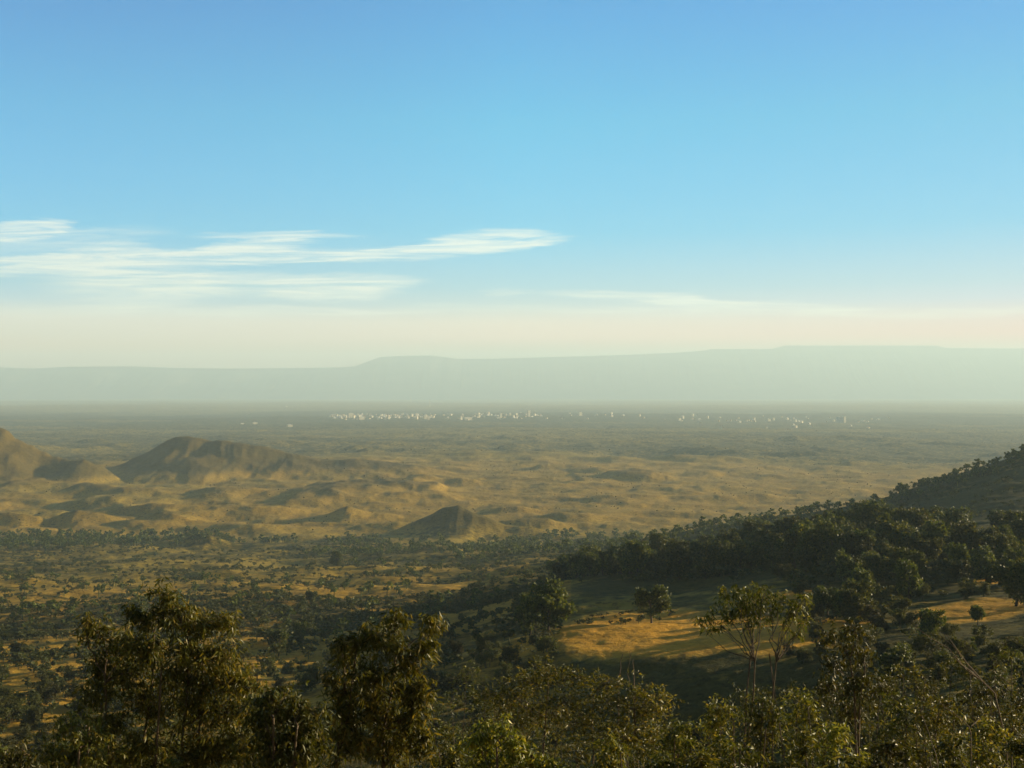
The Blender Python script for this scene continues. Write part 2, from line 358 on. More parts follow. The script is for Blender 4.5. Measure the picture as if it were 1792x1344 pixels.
Fq = np.stack([i, i+na, i+na+1, i+1], -1)
V_ = np.concatenate([V_, [[0, 0, H1(0.01, 0.01)]]]); c0 = len(V_)-1
Ft = np.stack([np.full(na-1, c0), np.arange(na-1), np.arange(1, na)], -1)
gme = mesh('ground', V_, [Fq, Ft], M_GROUND, smooth=True)
def land_cover(x, y, zf):
    u = 896+F*x/np.maximum(y, 1.); r = np.hypot(x, y)
    n1_ = fbm(x/900, y/1600, 301, 4); n2_ = fbm(x/130, y/130, 302, 4); n3_ = fbm(x/1500, y/600, 303, 3)
    scrub = .18+.45*sstep(2900, 3500, r+500*n1_)*(1-.35*sstep(.05, .4, n3_))+.1*sstep(5000, 9000, r)
    groves = sstep(.0, .35, fbm(x/110, y/150, 304, 3)+.25)*sstep(820, 960, y)*(1-sstep(1430, 1560, y+60*n2_))
    scrub += .4*groves*(u < 1150)
    near = 1-sstep(600, 1000, r); scrub += near*(.30+.45*n2_)
    ridge = sstep(1000, 1250, u)*sstep(540, 620, y)*(1-sstep(1150, 1450, y)); scrub += .55*ridge
    wood = sstep(940, 1100, u)*sstep(330, 380, y+(u-1400)*.02)*(1-sstep(540, 620, y)); scrub += .5*wood
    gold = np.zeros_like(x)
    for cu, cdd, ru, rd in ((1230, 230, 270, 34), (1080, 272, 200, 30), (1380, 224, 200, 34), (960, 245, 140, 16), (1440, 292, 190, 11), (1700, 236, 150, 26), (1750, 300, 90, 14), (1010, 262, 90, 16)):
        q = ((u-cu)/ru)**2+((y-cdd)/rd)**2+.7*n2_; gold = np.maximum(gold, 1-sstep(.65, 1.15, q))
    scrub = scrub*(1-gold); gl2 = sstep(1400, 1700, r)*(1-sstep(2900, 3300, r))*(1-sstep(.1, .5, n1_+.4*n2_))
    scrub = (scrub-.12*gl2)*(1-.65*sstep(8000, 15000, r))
    shade = np.exp(-((u-1050)/330)**2)*np.exp(-((y-170)/26)**2); scrub += .35*shade*(1-gold)  # scrub tone raised to paint the shade on the slope below the meadow
    soil = .85*sstep(7., 22., zf)*(1-sstep(3300, 3800, r))*sstep(1000, 1100, y)*.9
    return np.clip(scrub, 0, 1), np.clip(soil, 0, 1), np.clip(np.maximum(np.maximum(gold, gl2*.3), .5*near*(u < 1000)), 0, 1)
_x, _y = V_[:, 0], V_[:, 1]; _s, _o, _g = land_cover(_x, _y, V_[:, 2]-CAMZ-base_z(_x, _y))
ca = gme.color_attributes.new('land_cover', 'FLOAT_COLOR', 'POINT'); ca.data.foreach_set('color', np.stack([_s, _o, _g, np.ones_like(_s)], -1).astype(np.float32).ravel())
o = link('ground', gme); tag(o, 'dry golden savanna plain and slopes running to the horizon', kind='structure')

# ------------------------------------------------------------------ far table mountain
def mesa():
    D0 = 26000.; pr = [(-900,645),(-400,640),(-100,648),(0,643),(60,645),(120,642),(230,641),(300,644),(400,645),(520,644),(600,643),(622,641),(640,634),(665,625),(700,623),(755,622),
        (800,628),(860,628),(1000,624),(1100,621),(1170,618),(1230,614),(1245,611),(1350,611),(1362,608),(1372,605),(1640,605),(1655,609),(1800,610),(2100,612),(2700,618)]
    us = np.linspace(-900, 2700, 1500); hz = (683-np.interp(us, [p[0] for p in pr], [p[1] for p in pr]))/F*D0+CAMZ
    xs = (us-896)/F*D0
    rows = []; prof = [(-2600,0,.0),(-2200,.06,1),(-1800,.14,1),(-1400,.26,1),(-1000,.42,1),(-700,.63,1),(-300,.80,.6),(-120,.9,.4),(-20,.985,.1),(0,1,0),(1200,1,0),(3000,.98,0),(5000,.9,0),(5300,-.02,0)]
    for dy, k, nz in prof:
        sp_ = (ridged(xs/900, np.full_like(xs, dy/6000.), 91, 4)-.6)*900*nz
        xx = xs*(1+max(dy, 0)/D0)
        rows.append(np.stack([xx, np.full_like(xs, D0+dy)+sp_, hz*k-(40 if k <= 0 else 0)], -1))
    V = np.concatenate(rows); n = len(us); i = (np.arange(len(prof)-1)[:, None]*n+np.arange(n-1)[None]).ravel()
    m_, nn, b = mat('escarpment_rock'); tc = nn.new('ShaderNodeTexCoord').outputs['Object']
    nn.put(b.inputs['Base Color'], nn.ramp(nn.noise(nn.mapping(tc, (.0012,.0012,.006)), 1., 6, .6), [(.35,(.07,.065,.045)), (.65,(.17,.13,.085))])); b.inputs['Roughness'].default_value = 1
    o = link('table_mountain', mesh('table_mountain', V, np.stack([i, i+1, i+n+1, i+n], -1), m_, smooth=True))
    tag(o, 'pale blue flat topped table mountain along the whole horizon', kind='structure')
mesa()

# ------------------------------------------------------------------ foliage builders
def quads(c, size, r, nrm=None, flat=0.):
    n = len(c); d = r.normal(size=(n, 3)); d /= np.linalg.norm(d, axis=1)[:, None]
    a = np.cross(d, r.normal(size=(n, 3))); a /= np.linalg.norm(a, axis=1)[:, None]; b = np.cross(d, a)
    s = size*r.uniform(.6, 1.3, n)[:, None]; e = r.uniform(.5, .9, n)[:, None]
    v = np.stack([c-a*s, c-b*s*e*.9, c+a*s, c+b*s*e], 1)
    v[:, 1] += d*s*.25; v[:, 3] += d*s*.25
    return v.reshape(-1, 3), np.arange(4*n).reshape(-1, 4)
def crown_pts(r, rx, rz, cz, nlobe, nclump, per, squash=.85):
    """centres of leaf clumps on several overlapping lobes of an uneven crown"""
    out = []
    for k in range(nlobe):
        a = r.uniform(0, 2*math.pi); q = r.uniform(.15, .72)**.8
        lc = np.array([math.cos(a)*q*rx, math.sin(a)*q*rx, cz+r.uniform(-.85, .72)*rz*(1-q*.35)])
        lr = r.uniform(.26, .50)
        m_ = max(3, int(nclump*lr))
        d = r.normal(size=(m_, 3)); d /= np.linalg.norm(d, axis=1)[:, None]; d[:, 2] = np.where(d[:, 2] < -.5, d[:, 2]*.7, d[:, 2])
        cc = lc+d*np.array([rx, rx, rz*squash])*lr*r.uniform(.7, 1.05, m_)[:, None]
        out.append(np.repeat(cc, per, 0)+r.normal(size=(m_*per, 3))*np.array([rx, rx, rz])*.075)
    return np.concatenate(out)
VAR = {}
def tree_variant(key, seed, h, rx, rz, lobes, clumps, per, leaf, leafmat, barkmat, stems=1, base=.0):
    r = np.random.default_rng(seed); cz = h-rz*1.0
    p = crown_pts(r, rx, rz, cz, lobes, clumps, per); p[:, 2] = np.maximum(p[:, 2], .12*h*base+.1)
    v, f = quads(p, leaf, r); cme = mesh(key+'_crown', v, f, leafmat)
    A = Acc()
    for s in range(stems):
        a = r.uniform(0, 6.28); off = np.array([math.cos(a), math.sin(a), 0])*(.12*rx if stems > 1 else 0)
        top = np.array([r.normal(0, .12*rx), r.normal(0, .12*rx), cz+.2*rz])+off*4
        tp = limb(off+[0, 0, -.8], top, .12, 8, r); r0 = h*.022/(stems**.4)
        A.tube(tp, np.linspace(r0*1.25, r0*.35, 8), 7)
        for k in range(6):
            t0 = tp[r.integers(3, 7)]; tgt = p[r.integers(len(p))]
            A.tube(limb(t0, t0+(tgt-t0)*.85, .2, 5, r), np.linspace(r0*.45, r0*.1, 5), 5)
    v, f = A.get(); VAR[key] = (cme, mesh(key+'_trunk', v, f, barkmat, smooth=True), h)
# unit sizes: trees 10 m, bushes 3 m
for k in range(7):
    r_ = np.random.default_rng(100+k)
    tree_variant('tree%d' % k, 200+k, 10, r_.uniform(3.0, 4.1), r_.uniform(3.9, 4.7), r_.integers(13, 19), 62, 11, .33, M_CROWN, M_DBARK, 1+(k % 3 == 0))
for k in range(6):
    r_ = np.random.default_rng(150+k)
    tree_variant('bush%d' % k, 300+k, 3, r_.uniform(1.4, 1.9), r_.uniform(1.3, 1.5), r_.integers(9, 13), 60, 12, .105, M_BUSH, M_DBARK, 3)

PROJ = lambda x, y, z: (896+F*x/y, 683-F*(z-CAMZ)/y)
plants = []      # (kind, x, y, z, size, zone)
def at_u(u, d): return (u-896)/F*d, d
def scatter(kind, zone, n, u0, u1, d0, d1, s0, s1, dens=None, seed=0, logd=False):
    r = np.random.default_rng(seed); k = 0; out = []
    while len(out) < n and k < 60:
        k += 1; m_ = n*2
        u = r.uniform(u0, u1, m_); d = np.exp(r.uniform(math.log(d0), math.log(d1), m_)) if logd else np.sqrt(r.uniform(d0*d0, d1*d1, m_))
        keep = np.ones(m_, bool) if dens is None else dens(u, d, r.uniform(size=m_))
        for uu, dd in zip(u[keep], d[keep]):
            out.append((uu, dd))
            if len(out) >= n: break
    if not out: return
    uu = np.array([o_[0] for o_ in out]); dd = np.array([o_[1] for o_ in out]); xx = (uu-896)/F*dd
    zz_ = height(xx, dd, False); ss = r.uniform(s0, s1, len(out))*(.8+.4*r.random(len(out)))
    for a in zip(xx, dd, zz_, ss): plants.append((kind, *map(float, a), zone))
def clumpy(th, sc_=70, seed=3):
    return lambda u, d, q: (fbm((u-896)/F*d/sc_, d/sc_, seed, 3)+.5*q) > th

def forest_d(u, d, q):      # dense wood on the spur: near edge slides with the azimuth
    e0 = np.interp(u, [980, 1100, 1250, 1400, 1550, 1650, 1792], [470, 420, 385, 345, 330, 330, 350])
    e1 = np.interp(u, [980, 1100, 1250, 1400, 1550, 1650, 1792], [560, 560, 560, 520, 480, 450, 430])
    return (d > e0) & (d < e1)
scatter('tree', 'wood', 300, 975, 1850, 320, 570, 6.5, 15, forest_d, 11)
scatter('tree', 'slope', 16, 1470, 1810, 105, 215, 3.2, 6.2, clumpy(.1, 25), 31)
scatter('bush', 'slope', 70, 1440, 1810, 90, 200, 1.6, 3.2, None, 32)
scatter('tree', 'slope', 34, 1440, 1800, 225, 330, 5.5, 9, lambda u, d, q: ~((u > 1590) & (d < 262)), 12)
scatter('bush', 'slope', 130, 1380, 1800, 190, 340, 2.2, 4.5, lambda u, d, q: ~((u > 1600) & (d < 258)), 13)
scatter('tree', 'ridge', 130, 1560, 1880, 800, 930, 5, 9, None, 14)
scatter('tree', 'ridge', 190, 1060, 1560, 700, 960, 5, 9, None, 15)
scatter('bush', 'ridge', 260, 1560, 1880, 560, 880, 1.8, 4, None, 16)
scatter('tree', 'grove', 420, -80, 520, 1180, 1480, 8, 13, lambda u, d, q: (np.abs(d-np.interp(u, [-80, 300, 520], [1330, 1400, 1400])) < np.interp(u, [-80, 250, 520], [150, 90, 25])), 17)
scatter('tree', 'grove', 420, 520, 1120, 900, 1480, 7, 12, lambda u, d, q: (fbm((u-896)/F*d/90, d/130, 4, 2)+.4*q > .16) & ~((u > 660) & (u < 960) & (d > 1390)) & (d > np.interp(u, [520, 900, 1120], [1150, 900, 800])), 18)
scatter('bush', 'hillside', 1900, -60, 980, 125, 600, 1.4, 4.4, clumpy(.02, 45), 19)
scatter('tree', 'hillside', 150, -60, 960, 330, 900, 5, 8.5, clumpy(.2, 60, 8), 20)
scatter('bush', 'hillside', 3200, -80, 1100, 420, 1300, 1.5, 4.2, clumpy(.12, 70), 21)
scatter('bush', 'lower slope', 60, 800, 1800, 70, 175, 1.2, 2.6, clumpy(.15, 18), 22)
scatter('bush', 'meadow edge', 46, 1010, 1180, 268, 300, .7, 1.7, None, 23)
scatter('bush', 'wood edge', 70, 1000, 1800, 300, 420, 2.5, 4.5, lambda u, d, q: np.abs(d-np.interp(u, [980, 1250, 1400, 1550, 1792], [450, 375, 335, 320, 335])) < 18, 24)
scatter('far', 'plain', 1500, -150, 1850, 1400, 3600, .9, 2.3, clumpy(.38, 150, 12), 25)
scatter('far', 'plain', 900, -150, 1950, 3400, 8500, 1.8, 4, clumpy(.42, 320, 14), 26, True)
# trees the photograph shows standing alone or prominent
def solo(u, ybase, d, s, label, kind='tree', var=None):
    x, y = at_u(u, d); plants.append((kind, x, y, H1(x, y), s, ('solo', label, var)))
solo(1140, 1068, 262, 10.5, 'round topped tree standing alone in the golden meadow strip', var=1)
solo(958, 1085, 262, 13, 'broad bushy tree at the far end of the golden meadow', var=4)
solo(925, 1085, 275, 11, 'dense tree behind the bushy tree at the meadow end', var=2)
solo(590, 985, 900, 14, 'tall dark tree alone on the grass below the bare mound', var=5)
solo(1390, 880, 430, 15, 'tallest pointed tree poking above the wood skyline', var=6)
solo(1545, 880, 440, 17, 'broad rounded crown topping the wood skyline', var=3)
solo(1590, 880, 425, 15, 'broad crown next to the roundest one on the skyline', var=0)
solo(1485, 880, 445, 14, 'crown between the pointed tree and the broad crown', var=2)
solo(1690, 920, 350, 13, 'dark domed tree at the sunny end of the wood', var=3)
solo(1745, 920, 330, 11, 'tree at the frame edge beyond the domed tree', var=1)
solo(1775, 1040, 235, 12, 'tree overhanging the small upper meadow at the frame edge', var=4)
solo(540, 1075, 420, 9, 'largest dark bush on the slope behind the paired trees', 'tree', 2)
solo(545, 1050, 560, 9, 'spreading tree on the open slope above the centre tree', 'tree', 0)
solo(1205, 1060, 150, 6.0, 'leafy shrub on the meadow beside the thin branching tree', 'bush', 2)

LAB = {
 ('tree','wood'): ('dark dense tree in the wood on the spur behind the meadow', 'trees of the spur wood'),
 ('tree','slope'): ('scattered dark tree between the wood and the small meadow', 'trees above the small meadow'),
 ('bush','slope'): ('dark low bush between the wood and the small meadow', 'bushes above the small meadow'),
 ('tree','ridge'): ('small hazy tree on the far wooded ridge line', 'trees along the hazy ridge'),
 ('bush','ridge'): ('small hazy bush on the face of the far ridge', 'bushes on the hazy ridge'),
 ('tree','grove'): ('small green tree in the valley groves around the mounds', 'trees of the valley groves'),
 ('bush','hillside'): ('olive bush on the streaked golden hillside', 'bushes on the streaked hillside'),
 ('tree','hillside'): ('olive tree taller than the bushes on the streaked hillside', 'trees on the streaked hillside'),
 ('bush','lower slope'): ('low bush on the dark shaded slope below the meadow', 'bushes on the shaded slope'),
 ('bush','meadow edge'): ('tiny pale shrub in the row along the meadow dip', 'shrubs in the meadow dip'),
 ('bush','wood edge'): ('rounded bush at the foot of the spur wood', 'bushes at the foot of the wood'),
}
def seen(p):
    k, x, y, z, s, zn = p; u, v = PROJ(x, y, z+s*.6)
    return s/y*F if (-20 < u < 1812 and v < 1340) else s/y*F*.0
BUD = {'tree': 285, 'bush': 285}; keep = set()
for kind in BUD:
    idx = sorted([i for i, p in enumerate(plants) if p[0] == kind], key=lambda i: (-1e9 if isinstance(plants[i][5], tuple) else 0)-seen(plants[i]))
    keep |= set(idx[:BUD[kind]])
rest = []
for i, p in enumerate(plants):
    kind, x, y, z, s, zn = p
    if i not in keep: rest.append(p); continue
    nv = 7 if kind == 'tree' else 6
    var = zn[2] if isinstance(zn, tuple) and zn[2] is not None else random.randrange(nv)
    cme, tme, h0 = VAR['%s%d' % (kind, var % nv)]; k = s/h0
    e = link('dark_tree' if kind == 'tree' else 'low_bush', None, None, (x, y, z), random.uniform(0, 6.28), (k*random.uniform(.85, 1.2), k*random.uniform(.85, 1.2), k))
    if isinstance(zn, tuple): tag(e, zn[1], kind)
    else:
        lb, gp = LAB[(kind, zn)]; tag(e, lb, kind, gp)
    link('crown', cme, e); link('trunk' if kind == 'tree' else 'stems', tme, e)
# the rest of the trees and scrub as one mass each, still with trunk and uneven crown
def mass(name, label, items, nq, mt):
    r = np.random.default_rng(5); vs = []; n0 = 0; protos = []
    for k in range(10):
        p = crown_pts(r, .40, .36, .60, 6, 16, 4); p[:, 2] = np.maximum(p[:, 2], .08)
        p = p[r.permutation(len(p))[:nq]]
        v, f = quads(p, .085*math.sqrt(170/nq), r); tv, tf = tube([(0, 0, -.15), (.01, 0, .3), (.02, .01, .62)], [.035, .028, .012], 4)
        protos.append((np.concatenate([v, tv]), np.concatenate([f, tf+len(v)])))
    fs = []
    for it in items:
        kind, x, y, z, s, zn = it; v, f = protos[r.integers(10)]; a = r.uniform(0, 6.28); ca, sa = math.cos(a), math.sin(a)
        wd = 1.5 if kind == 'bush' or (kind == 'far' and y < 3500) else 1.05
        q = np.stack([(v[:, 0]*ca-v[:, 1]*sa)*wd, (v[:, 0]*sa+v[:, 1]*ca)*wd, v[:, 2]], -1)*s+[x, y, z]
        vs.append(q); fs.append(f+n0); n0 += len(v)
    o = link(name, mesh(name, np.concatenate(vs), np.concatenate(fs), mt)); tag(o, label, kind='stuff')
mass('small_trees', 'countless small trees in the valley and on the far ridge', [p for p in rest if p[0] == 'tree'], 150, M_CROWN)
mass('scrub', 'countless low olive bushes speckling the slopes', [p for p in rest if p[0] == 'bush'], 90, M_BUSH)
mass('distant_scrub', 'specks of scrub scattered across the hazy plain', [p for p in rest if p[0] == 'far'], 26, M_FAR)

# ------------------------------------------------------------------ foreground trees and shrubs with real leaves
SUNV = np.array([math.sin(R(SUN_AZ))*math.cos(R(SUN_EL)), math.cos(R(SUN_AZ))*math.cos(R(SUN_EL)), math.sin(R(SUN_EL))])
def P3(px, py, d): return np.array([(px-896)/F*d, d, CAMZ-(py-683)/F*d])
def leaves_on(tw, r, L, Wd, per, droop=.75, spread=.05):
    """tw: (n,k,3) twig polylines; elongated, folded, drooping leaves along their outer half"""
    n, k, _ = tw.shape; t = r.uniform(.35, 1.0, (n, per))*(k-1); i0 = np.clip(t.astype(int), 0, k-2); ft = (t-i0)[..., None]
    ii = np.arange(n)[:, None]; c = tw[ii, i0]*(1-ft)+tw[ii, i0+1]*ft
    c = c.reshape(-1, 3)+r.normal(0, spread*.4, (n*per, 3)); m_ = len(c)
    d = r.normal(size=(m_, 3)); d[:, 2] = d[:, 2]*.6-droop*1.6; d /= np.linalg.norm(d, axis=1)[:, None]
    s = np.cross(d, r.normal(size=(m_, 3))); s /= np.linalg.norm(s, axis=1)[:, None]; u = np.cross(d, s)
    l = L*1.22*r.uniform(.55, 1.2, m_)[:, None]; w_ = Wd*r.uniform(.7, 1.2, m_)[:, None]
    mid = c+d*l*.42+u*l*.04; tip = c+d*l+u*l*r.uniform(-.18, .18, m_)[:, None]
    v = np.stack([c, mid+s*w_*.5+u*w_*.18, tip, mid-s*w_*.5+u*w_*.18], 1).reshape(-1, 3)
    i = np.arange(m_)*4
    return v, np.concatenate([np.stack([i, i+1, i+2], -1), np.stack([i, i+2, i+3], -1)])
def hero(name, label, cat, d, blobs, bases, seed, leafmat=M_LEAF, barkmat=M_BARK, L=.13, Wd=.036, dens=1., per=9, droop=.75, twl=.42, r0=.027, depth=.8, group=None, forks=None):
    """blobs: (px, py, rx px, ry px) leaf masses; bases: list of (px, forks at py) stems rising from the ground"""
    r = np.random.default_rng(seed); cx = np.mean([b[0] for b in bases]); gx_, gy_ = (cx-896)/F*d, d; gz_ = H1(gx_, gy_)
    org = np.array([gx_, gy_, gz_]); A = Acc(); stems = []
    for bx, fpx, fpy in bases:
        b0 = P3(bx, 1344, d); b0[2] = gz_-.3; b0[1] += r.normal(0, .25); f = P3(fpx, fpy, d)+[0, r.normal(0, .3), 0]
        b0[0] += r.normal(0, .1); p = limb(b0, f, .05, 12, r); A.tube(p, np.linspace(r0*1.5, r0*.55, 12), 8); stems.append(p)
    TW = []
    for bx, by, rx, ry in blobs:
        c = P3(bx, by, d); s = d/F; c[1] += r.normal(0, depth*.5*min(rx*s, 1.2))
        rad = np.array([rx*s, min(rx, 130)*s*depth, ry*s])
        # limb from the best stem to the blob
        allp = [(np.linalg.norm((q-c)*[1, .4, 1])+max(0, q[2]-(c[2]-rad[2]*.2))*3, si, qi) for si, p in enumerate(stems) for qi, q in enumerate(p)]
        _, si, qi = min(allp); a = stems[si][qi]
        lp = limb(a, c, .16, 8, r); lr = np.linspace(r0*.5, r0*.14, 8); A.tube(lp, lr, 6)
        n = max(6, int(dens*72*(rx*ry/2500.))); nsub = max(3, n//10); tips = []
        for q in range(nsub):
            dd = r.normal(size=3); dd /= np.linalg.norm(dd); tgt = c+dd*rad*r.uniform(.35, .85)
            st = lp[r.integers(3, 8)]; bp = limb(st, tgt, .2, 6, r); A.tube(bp, np.linspace(r0*.17, r0*.06, 6), 5); tips.append(bp)
        for q in range(n):
            bp = tips[r.integers(nsub)]; st = bp[r.integers(2, 6)]
            dd = r.normal(size=3); dd /= np.linalg.norm(dd); tgt = c+dd*rad*(r.uniform(.45, 1.2) if q % 7 else r.uniform(1.2, 1.65)); v_ = tgt-st; ln = np.linalg.norm(v_)
            if ln > twl*1.6: st = tgt-v_/ln*twl*1.4
            t = np.linspace(0, 1, 4)[:, None]; tp = st+(tgt-st)*t; tp[:, 2] += np.sin(t[:, 0]*math.pi)*.05-.08*t[:, 0]**2; TW.append(tp)
            if q % 2 == 0: A.tube(tp, np.linspace(r0*.07, r0*.025, 4), 3)
    tw = np.array(TW); v, f = leaves_on(tw, r, L, Wd, per, droop)
    e = link(name, None, None, tuple(org)); tag(e, label, cat, group)
    link('crown' if cat == 'tree' else 'foliage', mesh(name+'_leaves', v-org, f, leafmat), e)
    v, f = A.get(); link('branches', mesh(name+'_wood', v-org, f, barkmat, smooth=True), e); return len(tw)*per

B = []
hero('gum_tree', 'large leafy tree with several stems, tallest crown near the frame side', 'tree', 18,
 [(285,1045,38,38),(255,1075,30,30),(320,1075,50,36),(225,1070,22,22),(365,1090,50,30),(400,1085,26,24),(165,1100,34,26),(150,1085,18,14),(270,1115,55,40),(210,1135,48,36),(345,1130,55,38),
  (395,1140,40,34),(170,1165,34,36),(230,1180,60,42),(310,1175,60,42),(380,1190,60,42),(430,1190,40,30),(170,1210,40,36),(260,1235,62,46),(340,1245,62,46),(410,1255,58,44),(200,1270,50,42),
  (280,1305,70,50),(360,1315,70,50),(430,1315,60,46),(200,1330,44,40)],
 [(225,262,1110),(240,300,1150),(262,350,1170),(285,330,1120),(215,190,1190)], 1, L=.12, Wd=.031, dens=1.2)
hero('gum_tree', 'leafy tree with one slender stem and drooping leaf clusters, middle of the view', 'tree', 17,
 [(690,1085,32,26),(660,1100,40,28),(755,1085,24,24),(620,1115,36,28),(685,1125,36,26),(745,1130,24,34),(600,1150,36,34),(650,1165,48,36),(720,1155,34,26),(590,1195,38,34),(655,1215,50,34),
  (745,1205,30,24),(710,1200,34,26),(600,1245,40,38),(665,1255,50,36),(720,1255,38,40),(735,1225,26,26),(610,1300,52,42),(680,1310,60,42),(740,1300,26,38)],
 [(622,628,1120),(640,690,1150),(612,600,1170)], 2, L=.13, Wd=.033, dens=1.1)
hero('young_gum', 'thin open tree with bare forked branches in front of the golden meadow', 'tree', 21,
 [(1290,1035,42,24),(1335,1028,34,18),(1345,1060,38,26),(1295,1065,44,24),(1260,1075,28,18),(1405,1045,24,22),(1385,1075,34,20),(1225,1085,18,12),(1410,1080,16,18),(1335,1085,30,16),(1375,1100,24,18),(1400,1110,16,20),(1250,1095,16,10),(1310,1090,26,12),(1290,1058,46,32),(1340,1048,40,32),(1402,1068,24,30),(1240,1078,24,20),(1270,1040,24,18),(1365,1045,26,22)],
 [(1300,1305,1140),(1318,1320,1150),(1350,1350,1150),(1347,1362,1160)], 3, L=.11, Wd=.030, dens=.7, r0=.023, per=8, leafmat=M_LEAF2)
hero('shrub', 'tall leafy shrub beside the thin forked tree, rising before the dark wood', 'shrub', 22,
 [(1490,1095,34,24),(1470,1125,38,28),(1505,1140,34,30),(1465,1165,38,30),(1500,1190,44,34),(1455,1210,44,34),(1540,1200,26,30),(1495,1240,48,36)],
 [(1480,1485,1150),(1500,1505,1160)], 4, M_LEAF2, L=.11, Wd=.034, dens=.9)
hero('shrub', 'olive shrub filling the gap between the two big leafy trees', 'shrub', 15,
 [(490,1225,60,36),(530,1240,46,34),(455,1250,40,36),(490,1285,66,40),(545,1290,46,40),(500,1330,80,42)], [(490,490,1240),(520,530,1260)], 5, M_LEAF2, L=.10, Wd=.034, dens=1.1)
hero('shrub', 'yellowish shrub in the bottom corner beside the large tree', 'shrub', 15,
 [(130,1270,44,34),(165,1300,40,36),(100,1315,44,34),(140,1335,60,34)], [(130,130,1290),(150,150,1300)], 6, M_LEAF, L=.085, Wd=.026, dens=1.2)
hero('shrub', 'small shrub low in the corner below the yellowish one', 'shrub', 13, [(30,1325,50,30),(70,1345,50,26)], [(40,40,1330)], 16, M_LEAF2, L=.08, Wd=.026, dens=1.2)
hero('mounded_shrub', 'wide rounded fine leaved shrub mound below the two dead sticks', 'shrub', 24,
 [(960,1170,50,22),(1000,1182,60,24),(930,1195,60,26),(1060,1195,60,24),(1110,1205,50,22),(1150,1220,40,24),(890,1210,50,24),(980,1220,70,30),(1060,1230,70,30),(1130,1245,60,30),(840,1215,30,16),(870,1240,46,26),(920,1255,60,32),(1000,1265,70,34),(1080,1275,70,34),(1150,1280,56,34)],
 [(960,960,1200),(1040,1040,1220),(1110,1110,1240)], 7, M_LEAF, L=.095, Wd=.03, dens=1.35, droop=.2)
hero('shrub', 'bright leaved shrub in front of the rounded mound', 'shrub', 14,
 [(870,1275,40,26),(840,1300,44,30),(900,1300,44,28),(950,1320,46,26),(860,1335,60,30),(1000,1335,50,22)], [(870,870,1290),(930,930,1310)], 8, M_LEAF, L=.095, Wd=.033, dens=1.0)
BL = [  # px, top py, half width, distance
 (1080,1295,70,14,9),(1190,1260,70,16,10),(1160,1325,60,12,11),(1260,1225,60,18,12),(1330,1215,60,17,13),(1290,1300,70,13,14),(1400,1215,60,18,15),(1390,1290,70,14,17),
 (1480,1275,60,15,18),(1560,1225,60,19,19),(1560,1300,70,14,20),(1640,1225,60,19,21),(1650,1300,70,14,22),(1720,1205,60,20,23),(1740,1275,70,16,24),(1790,1215,50,21,25),(1800,1310,60,13,26),
 (1230,1330,60,12,27),(1480,1340,70,11,28),(780,1330,40,15,29),(1600,1160,40,26,30),(1680,1150,50,27,31),(1760,1140,50,28,32)]
DESC = ['narrow leafed shrub below the rounded mound','shrub with upright shoots next to the rounded mound','low shrub along the bottom edge below the mound','leafy shrub at the foot of the thin forked tree',
 'dense shrub hiding the base of the thin forked tree','dark shrub at the bottom edge under the forked tree','shrub between the forked tree and the tall shrub','brown twigged shrub below the tall shrub','spindly shrub under the tall leafy shrub',
 'shrub right behind the spindly one, dull olive','bottom shrub with small yellow leaves beside brown twigs','shrub under the bare leaning branches','low bottom shrub under the bare leaning branches','dull shrub near the frame side below the branches',
 'large bottom shrub near the frame corner','shrub cut by the frame side below the wood','corner shrub cut by two frame sides','tiny shrub at the very bottom under the forked tree','tiny shrub at the very bottom under the spindly one','small dark shrub between the centre tree and bright shrub',
 'dim shrub on the shaded slope beside the tall shrub','dim shrub around the foot of the bare branches','dim shrub on the shaded slope at the frame side']
for (px, py, hw, d, sd), lb in zip(BL, DESC):
    r_ = np.random.default_rng(sd*7); bl = []
    y_ = py
    while y_ < 1370:
        wd = hw*(.55+.5*min(1, (y_-py)/70))
        for q in range(2): bl.append((px+r_.uniform(-.6, .6)*wd, y_+r_.uniform(0, 24), r_.uniform(.38, .6)*hw, r_.uniform(20, 30)))
        y_ += 34
    hero('shrub', lb, 'shrub', d, bl, [(px-10, px-14, py+25), (px+12, px+20, py+30), (px, px+2, py+10)], sd, M_LEAF2 if sd % 3 else M_LEAF, M_DBARK if sd % 2 else M_BARK, L=.085*(.8+d/70), Wd=.027, dens=.95, per=8, r0=.014, twl=.36, droop=.45)

rt = random.Random(5)
for k in range(64):
    px = rt.uniform(770, 1830) if k < 40 else rt.uniform(-40, 900); d = rt.uniform(15, 34); py = (1330-(d-15)*8.2 if k < 40 else 1325-(d-15)*4.5)+rt.uniform(-14, 14)
    if 860 < px < 1160: py = max(py, 1265)
    hw = rt.uniform(45, 80); r_ = np.random.default_rng(900+k); bl = []; y_ = py
    while y_ < min(1370, py+150):
        for q in range(2): bl.append((px+r_.uniform(-.7, .7)*hw*(.5+.5*min(1, (y_-py)/60)), y_+r_.uniform(0, 24), r_.uniform(.35, .6)*hw, r_.uniform(18, 30)))
        y_ += 36
    hero('shrub', 'dull olive shrub in the tangled thicket along the bottom of the view', 'shrub', d, bl, [(px-10, px-14, py+25), (px+12, px+20, py+30)], 700+k, M_LEAF2, M_DBARK, L=.08*(.8+d/60), Wd=.027, dens=.8, per=7, r0=.013, twl=.36, droop=.45, group='shrubs of the bottom thicket')

